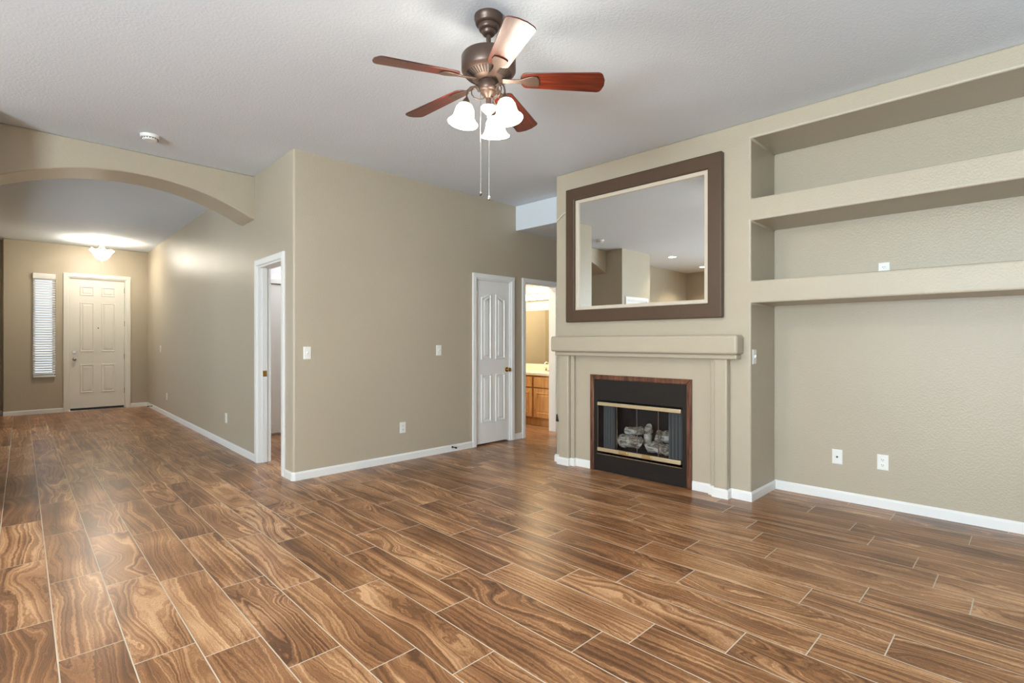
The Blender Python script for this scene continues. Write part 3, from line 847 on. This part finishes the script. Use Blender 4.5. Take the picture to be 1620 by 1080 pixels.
# ------------------------------------------------------------------ ceiling fittings
b = MB(); b.lathe([(.001, -.046), (.045, -.046), (.055, -.040), (.058, -.028), (.068, -.026), (.070, -.001)][::1], seg=36)
e = empty('smoke_detector', (1.018, 5.313, CZ)); tag(e, 'round white smoke detector on the ceiling before the arch', 'smoke detector')
b.build('housing', M['plate'], e, smooth=True, angle=30)
b = MB()
for k in range(18):
    a = 2 * PI * k / 18
    b.M = Matrix.Rotation(a, 4, 'Z'); b.box(.0575, .0605, -.005, .005, -.036, -.030)
b.build('vent_slots', M['slot'], e)

# entry light: inverted glass bowl on a short stem with scroll arms
e = empty('ceiling_light', (1.500, 11.45, CZ)); tag(e, 'lit glass bowl ceiling light in the entry above the front door', 'ceiling light')
b = MB(); b.lathe([(.001, -.03), (.05, -.03), (.066, -.012), (.066, -.001)], seg=28); b.build('canopy', M['palebrass'], e, smooth=True)
b = MB(); b.lathe([(.010, -.34), (.010, -.02)], seg=12); b.lathe([(.001, -.385), (.012, -.375), (.016, -.36), (.010, -.345), (.018, -.338)], seg=16); b.build('stem', M['palebrass'], e, smooth=True)
b = MB(); prof = [(.022, -.338), (.062, -.322), (.098, -.285), (.122, -.240), (.144, -.200), (.168, -.178), (.172, -.174), (.166, -.171), (.138, -.193), (.116, -.234), (.092, -.278), (.060, -.312), (.021, -.330)]
b.lathe(prof, seg=40, cap=False); b.build('glass_bowl', M['bowl'], e, smooth=True, angle=80)
for k in range(3):
    a = 2 * PI * k / 3 + .5
    pts = []
    for q in range(15):
        t = q / 14
        r = .012 + .160 * t; z = -.075 - .06 * math.sin(t * PI * 1.15) * (1 - t * .3) - .085 * t + (.03 * math.sin(PI * 3 * t) if t > .6 else 0)
        pts.append((r * math.cos(a), r * math.sin(a), z))
    b = MB(); b.tube(pts, .006, 8); b.build('arm', M['palebrass'], e, smooth=True)
point('entry_bulb', (1.500, 11.45, CZ - .26), 60, WARM, .05)

# recessed kitchen lights (seen in the mirror)
for (x, y, lab) in ((-1.5, 5.3, 'lit recessed can light reflected in the mirror nearer the pantry wall'), (-3.34, 5.5, 'lit recessed can light reflected in the mirror nearer the far corner')):
    e = empty('recessed_light', (x, y, CZ)); tag(e, lab, 'recessed light', 'kitchen recessed lights')
    b = MB(); b.lathe([(.075, -.001), (.095, -.001), (.095, -.006), (.078, -.010), (.075, -.001)], seg=28, cap=False); b.build('trim_ring', M['plate'], e, smooth=True)
    b = MB(); b.lathe([(.001, -.004), (.074, -.004), (.074, -.002)], seg=28); b.build('lens', M['can'], e)
    d = bpy.data.lights.new('can_bulb', 'SPOT'); d.energy = 150; d.color = (1.0, 0.85, 0.62); d.spot_size = math.radians(125); d.spot_blend = .6; d.shadow_soft_size = .05
    q = bpy.data.objects.new('can_bulb', d); q.location = (x, y, CZ - .02); COL.objects.link(q)

# ------------------------------------------------------------------ ceiling fan
FX, FY = 1.923, 2.081
fan = empty('ceiling_fan', (FX, FY, CZ)); tag(fan, 'five-blade bronze and mahogany ceiling fan with three lit glass shades', 'ceiling fan')
b = MB(); b.lathe([(.020, -.104), (.030, -.100), (.036, -.092), (.038, -.080), (.050, -.076), (.054, -.066), (.055, -.052), (.066, -.048), (.071, -.038), (.073, -.024), (.076, -.020), (.076, -.001)], seg=36); b.build('canopy', M['bronze'], fan, smooth=True, angle=50)
b = MB(); b.lathe([(.0125, -.235), (.0125, -.098)], seg=16); b.lathe([(.026, -.225), (.026, -.205), (.018, -.195)], seg=20); b.build('downrod', M['bronze'], fan, smooth=True)
b = MB(); b.lathe([(.05, -.350), (.080, -.342), (.126, -.317), (.138, -.306), (.1455, -.294), (.1455, -.224), (.140, -.216), (.110, -.209), (.05, -.206), (.02, -.205)], seg=48); b.build('motor_housing', M['bronze'], fan, smooth=True, angle=40)
b = MB()
for k in range(44):
    b.M = Matrix.Rotation(2 * PI * k / 44, 4, 'Z')
    b.loft([[(.088, -.0030, -.3390), (.088, .0030, -.3390), (.124, .0042, -.3195), (.124, -.0042, -.3195)], [(.088, -.0030, -.3360), (.088, .0030, -.3360), (.124, .0042, -.3165), (.124, -.0042, -.3165)]])
b.build('motor_vents', M['slot'], fan)
b = MB(); b.lathe([(.045, -.405), (.052, -.398), (.055, -.390), (.055, -.356), (.050, -.350)], seg=32); b.build('switch_housing', M['bronze'], fan, smooth=True)
b = MB(); b.lathe([(.016, -.440), (.020, -.432), (.040, -.416), (.044, -.405)], seg=28); b.lathe([(.015, -.49), (.015, -.438)], seg=16)
b.build('light_fitter', M['bronze'], fan, smooth=True)
b = MB(); b.lathe([(.001, -.548), (.006, -.545), (.008, -.538), (.005, -.532), (.010, -.528), (.022, -.516), (.040, -.498), (.043, -.488), (.038, -.482), (.014, -.480)], seg=32); b.build('finial_bowl', M['liner'], fan, smooth=True)
# blades
NB = 5
def blade_outline():
    pts = []
    L0, L1, w0, w1 = .180, .612, .056, .073
    pts += [(L0 + .02, -w0), (L1 - .035, -w1)]
    for k in range(1, 6):
        a = -PI / 2 + PI / 2 * k / 6; pts.append((L1 - .035 + .030 * math.cos(a), -w1 + .035 + .035 * math.sin(a)))
    pts.append((L1 + .003, -.02)); pts.append((L1 + .003, .02))
    for k in range(1, 6):
        a = PI / 2 * k / 6; pts.append((L1 - .035 + .030 * math.cos(a), w1 - .035 + .035 * math.sin(a)))
    pts += [(L1 - .035, w1), (L0 + .02, w0)]
    for k in range(1, 6):
        a = PI / 2 + PI * k / 6; pts.append((L0 + .02 + .03 * math.cos(a), w0 * math.sin(a)))
    return pts
BO = blade_outline()
for k in range(NB):
    az = math.radians((-119, -49.5, 22.5, 97, 162)[k])
    Mk = Matrix.Rotation(az, 4, 'Z') @ Matrix.Translation((0, 0, -.338)) @ Matrix.Rotation(math.radians(3.6), 4, 'Y') @ Matrix.Rotation(math.radians(-13), 4, 'X')
    b = MB(); b.prism(BO, -.003, .003)
    bl_ = b.build('blade', M['mahogany'], fan, bevel=.0015)
    bl_.matrix_local = Mk
    i_ = MB()
    sh = [(.075, .018), (.14, .013), (.175, .015), (.205, .030), (.235, .040), (.262, .037), (.272, .018), (.274, 0)]
    po = [(x, y) for x, y in sh] + [(x, -y) for x, y in reversed(sh[:-1])]
    i_.prism(po, -.0095, -.0035)
    i_.build('blade_iron', M['bronze'], bl_, bevel=.002)
# light arms and bell shades
camA = math.atan2(math.cos(YAW), math.sin(YAW))        # direction away from the camera, from +X
for k, off in enumerate((77, 197, 317)):
    a = camA - PI / 2 + math.radians(off)
    ca_, sa_ = math.cos(a), math.sin(a)
    pts = []
    # a scroll: out of the fitter, up round a loop, then out and down to the socket
    for q in range(25):
        t = q / 24
        ang = math.radians(-150 + 400 * t)
        pts.append((.078 - .040 * math.cos(ang), -.424 + .040 * math.sin(ang)))
    path = [(.020, -.425)] + [(r, z) for r, z in pts[2:-2]] + [(.132, -.430), (.140, -.452)]
    path = [(.020, -.430)]
    for q in range(22):
        t = q / 21; ang = PI + 2 * PI * t * 1.0
        path.append((.075 + .040 * math.cos(ang) + .012 * t, -.425 - .040 * math.sin(ang)))
    path = [(.018, -.425), (.028, -.425)] + path[1:16] + [(.122, -.395), (.134, -.415), (.137, -.435), (.138, -.452)] if False else \
        [(.018, -.432), (.040, -.446), (.065, -.452), (.090, -.446), (.106, -.430), (.108, -.410), (.098, -.396), (.082, -.393), (.070, -.400), (.064, -.412)]
    out = [(.018, -.428), (.034, -.404), (.058, -.388), (.086, -.384), (.112, -.392), (.130, -.410), (.137, -.432), (.138, -.452)]
    b = MB()
    b.tube([(r * .87 * ca_, r * .87 * sa_, z) for r, z in out], .0045, 8)
    b.tube([(r * .87 * ca_, r * .87 * sa_, z) for r, z in path], .0035, 8)
    arm = b.build('light_arm', M['bronze'], fan, smooth=True)
    tilt = Matrix.Translation((.120 * ca_, .120 * sa_, -.457)) @ Matrix.Rotation(a, 4, 'Z') @ Matrix.Rotation(math.radians(-9), 4, 'Y') @ Matrix.Scale(.93, 4)
    s_ = MB(); s_.M = tilt
    s_.lathe([(.024, -.034), (.030, -.030), (.024, -.022), (.020, -.012), (.012, .0), (.006, .010)], seg=24); s_.build('socket', M['bronze'], arm, smooth=True)
    g_ = MB(); g_.M = tilt
    pr_ = [(.024, -.030), (.040, -.040), (.051, -.062), (.056, -.088), (.062, -.112), (.074, -.132), (.086, -.142), (.084, -.145), (.072, -.136), (.059, -.115), (.053, -.088), (.048, -.062), (.037, -.043), (.022, -.033)]
    g_.lathe(pr_, seg=36, cap=False)
    g_.build('lamp_shade', M['shade'], fan, smooth=True, angle=80)
    u_ = MB(); u_.M = tilt; u_.ball((0, 0, -.085), .026, seg=16); u_.build('bulb', M['shade'], fan, smooth=True)
    wp = tilt @ Vector((0, 0, -.15))
    point('fan_bulb', (FX + wp.x, FY + wp.y, CZ + wp.z), 9, WARM, .05)
for (dx, dy, z1, r) in ((-.043, -.002, -.945, .008), (.002, .012, -.965, .011)):
    lx = dx * math.cos(YAW) + dy * math.sin(YAW); ly = -dx * math.sin(YAW) + dy * math.cos(YAW)
    b = MB(); b.tube([(lx, ly, -.40), (lx, ly, z1)], .0014, 6)
    ch = b.build('pull_chain', M['chrome'], fan)
    b = MB(); b.ball((lx, ly, z1 - .006), r, sz=1.2, seg=14); b.build('pull_knob', M['bronze'] if r < .01 else M['chrome'], ch, smooth=True)

# ------------------------------------------------------------------ bathroom seen through the doorway
va = empty('bathroom_vanity', (5.85, 5.75, 0)); tag(va, 'honey oak bathroom vanity with cream counter seen through the doorway', 'vanity')
XV = 5.85
def vb(): 
    q = MB(); q.M = Matrix.Translation((-XV, -5.75, 0)); return q
b = vb(); b.box(XV, 6.415, YM + TH + .02, 6.7, .10, .755); b.build('carcass', M['oakshade'], va)
b = vb(); b.box(XV + .06, 6.40, YM + TH + .02, 6.7, 0.0, .10); b.build('toe_kick', M['oak'], va)
b = vb(); b.box(XV - .025, 6.415, YM + TH + .01, 6.72, .755, .795); b.box(6.395, 6.415, YM + TH + .01, 6.72, .795, .895); b.build('counter', M['counter'], va, bevel=.006)
vm = Matrix(((0, 1, 0, 0), (1, 0, 0, 0), (0, 0, 1, 0), (0, 0, 0, 1)))
def vfront(y0, y1, z0, z1, nm, panel):
    q = vb(); q.box(XV - .022, XV - .001, y0, y1, z0, z1)
    o = q.build(nm, M['oak'], va, bevel=.003)
    if panel:
        r = vb(); r.M = r.M @ vm
        r.relief(rect(y0 + .055, y1 - .055, z0 + .055, z1 - .055), XV - .0215, [(0, -.001), (.006, .008), (.014, .008), (.020, -.001), (.028, -.001), (.05, .006)])
        r.build('door_panel', M['oak'], o)
ys = [4.885, 5.337, 5.79, 6.243]
for y0, y1 in zip(ys, ys[1:]):
    vfront(y0 + .02, y1 - .02, .58, .73, 'drawer', False)
    vfront(y0 + .02, y1 - .02, .135, .56, 'cabinet_door', True)
point('added_fill_bathroom', (5.35, 5.7, 2.7), 75, (1.0, .86, .64), .08)  # light without a fitting, added to brighten the vanity fronts
# faucet
fc = empty('faucet', (6.26, 5.38, .7955)); tag(fc, 'chrome two-handle faucet on the cream bathroom counter', 'faucet')
b = MB(); b.box(-.025, .025, -.08, .08, 0, .015); b.build('base', M['chrome'], fc, bevel=.005)
b = MB(); b.tube([(0, 0, .01), (0, 0, .10), (-.02, 0, .135), (-.07, 0, .145), (-.11, 0, .12), (-.12, 0, .10)], .011, 12); b.build('spout', M['chrome'], fc, smooth=True)
for s_ in (-1, 1):
    b = MB(); b.lathe([(.018, .012), (.014, .04), (.016, .055), (.001, .06)], (0, s_ * .065, 0), 14); b.tube([(0, s_ * .065, .05), (-.01, s_ * .11, .065)], .006, 8); b.build('handle', M['chrome'], fc, smooth=True)
b = MB(); b.box(6.405, 6.418, 4.92, 6.68, .90, 1.765); tag(b.build('bathroom_mirror', M['mirror']), 'frameless mirror above the bathroom vanity', 'mirror')
lb = empty('vanity_light', (6.42, 5.55, 1.98)); tag(lb, 'row of lit globe bulbs above the bathroom mirror', 'light')
b = MB(); b.box(-.045, -.002, -.62, .62, -.055, .055); b.build('light_bar', M['chrome'], lb, bevel=.006)
for k in range(8):
    b = MB(); b.ball((-.095, -.55 + k * .157, 0), .048, seg=16); b.build('globe', M['globe'], lb, smooth=True)
    point('vanity_bulb', (6.42 - .2, 5.55 - .55 + k * .157, 1.98), 2.6, (1.0, .84, .58), .05)
# towel bar on the partition opposite, mirrored in the vanity mirror
tb = empty('towel_bar', (4.96, 6.1, 1.25)); tag(tb, 'chrome towel bar reflected in the bathroom mirror', 'towel bar')
b = MB(); b.tube([(.06, -.3, 0), (.06, .3, 0)], .009, 10); b.build('bar', M['chrome'], tb, smooth=True)
for s_ in (-1, 1):
    b = MB(); b.box(.0, .07, s_ * .3 - .015, s_ * .3 + .015, -.015, .015); b.build('bracket', M['chrome'], tb, bevel=.004)
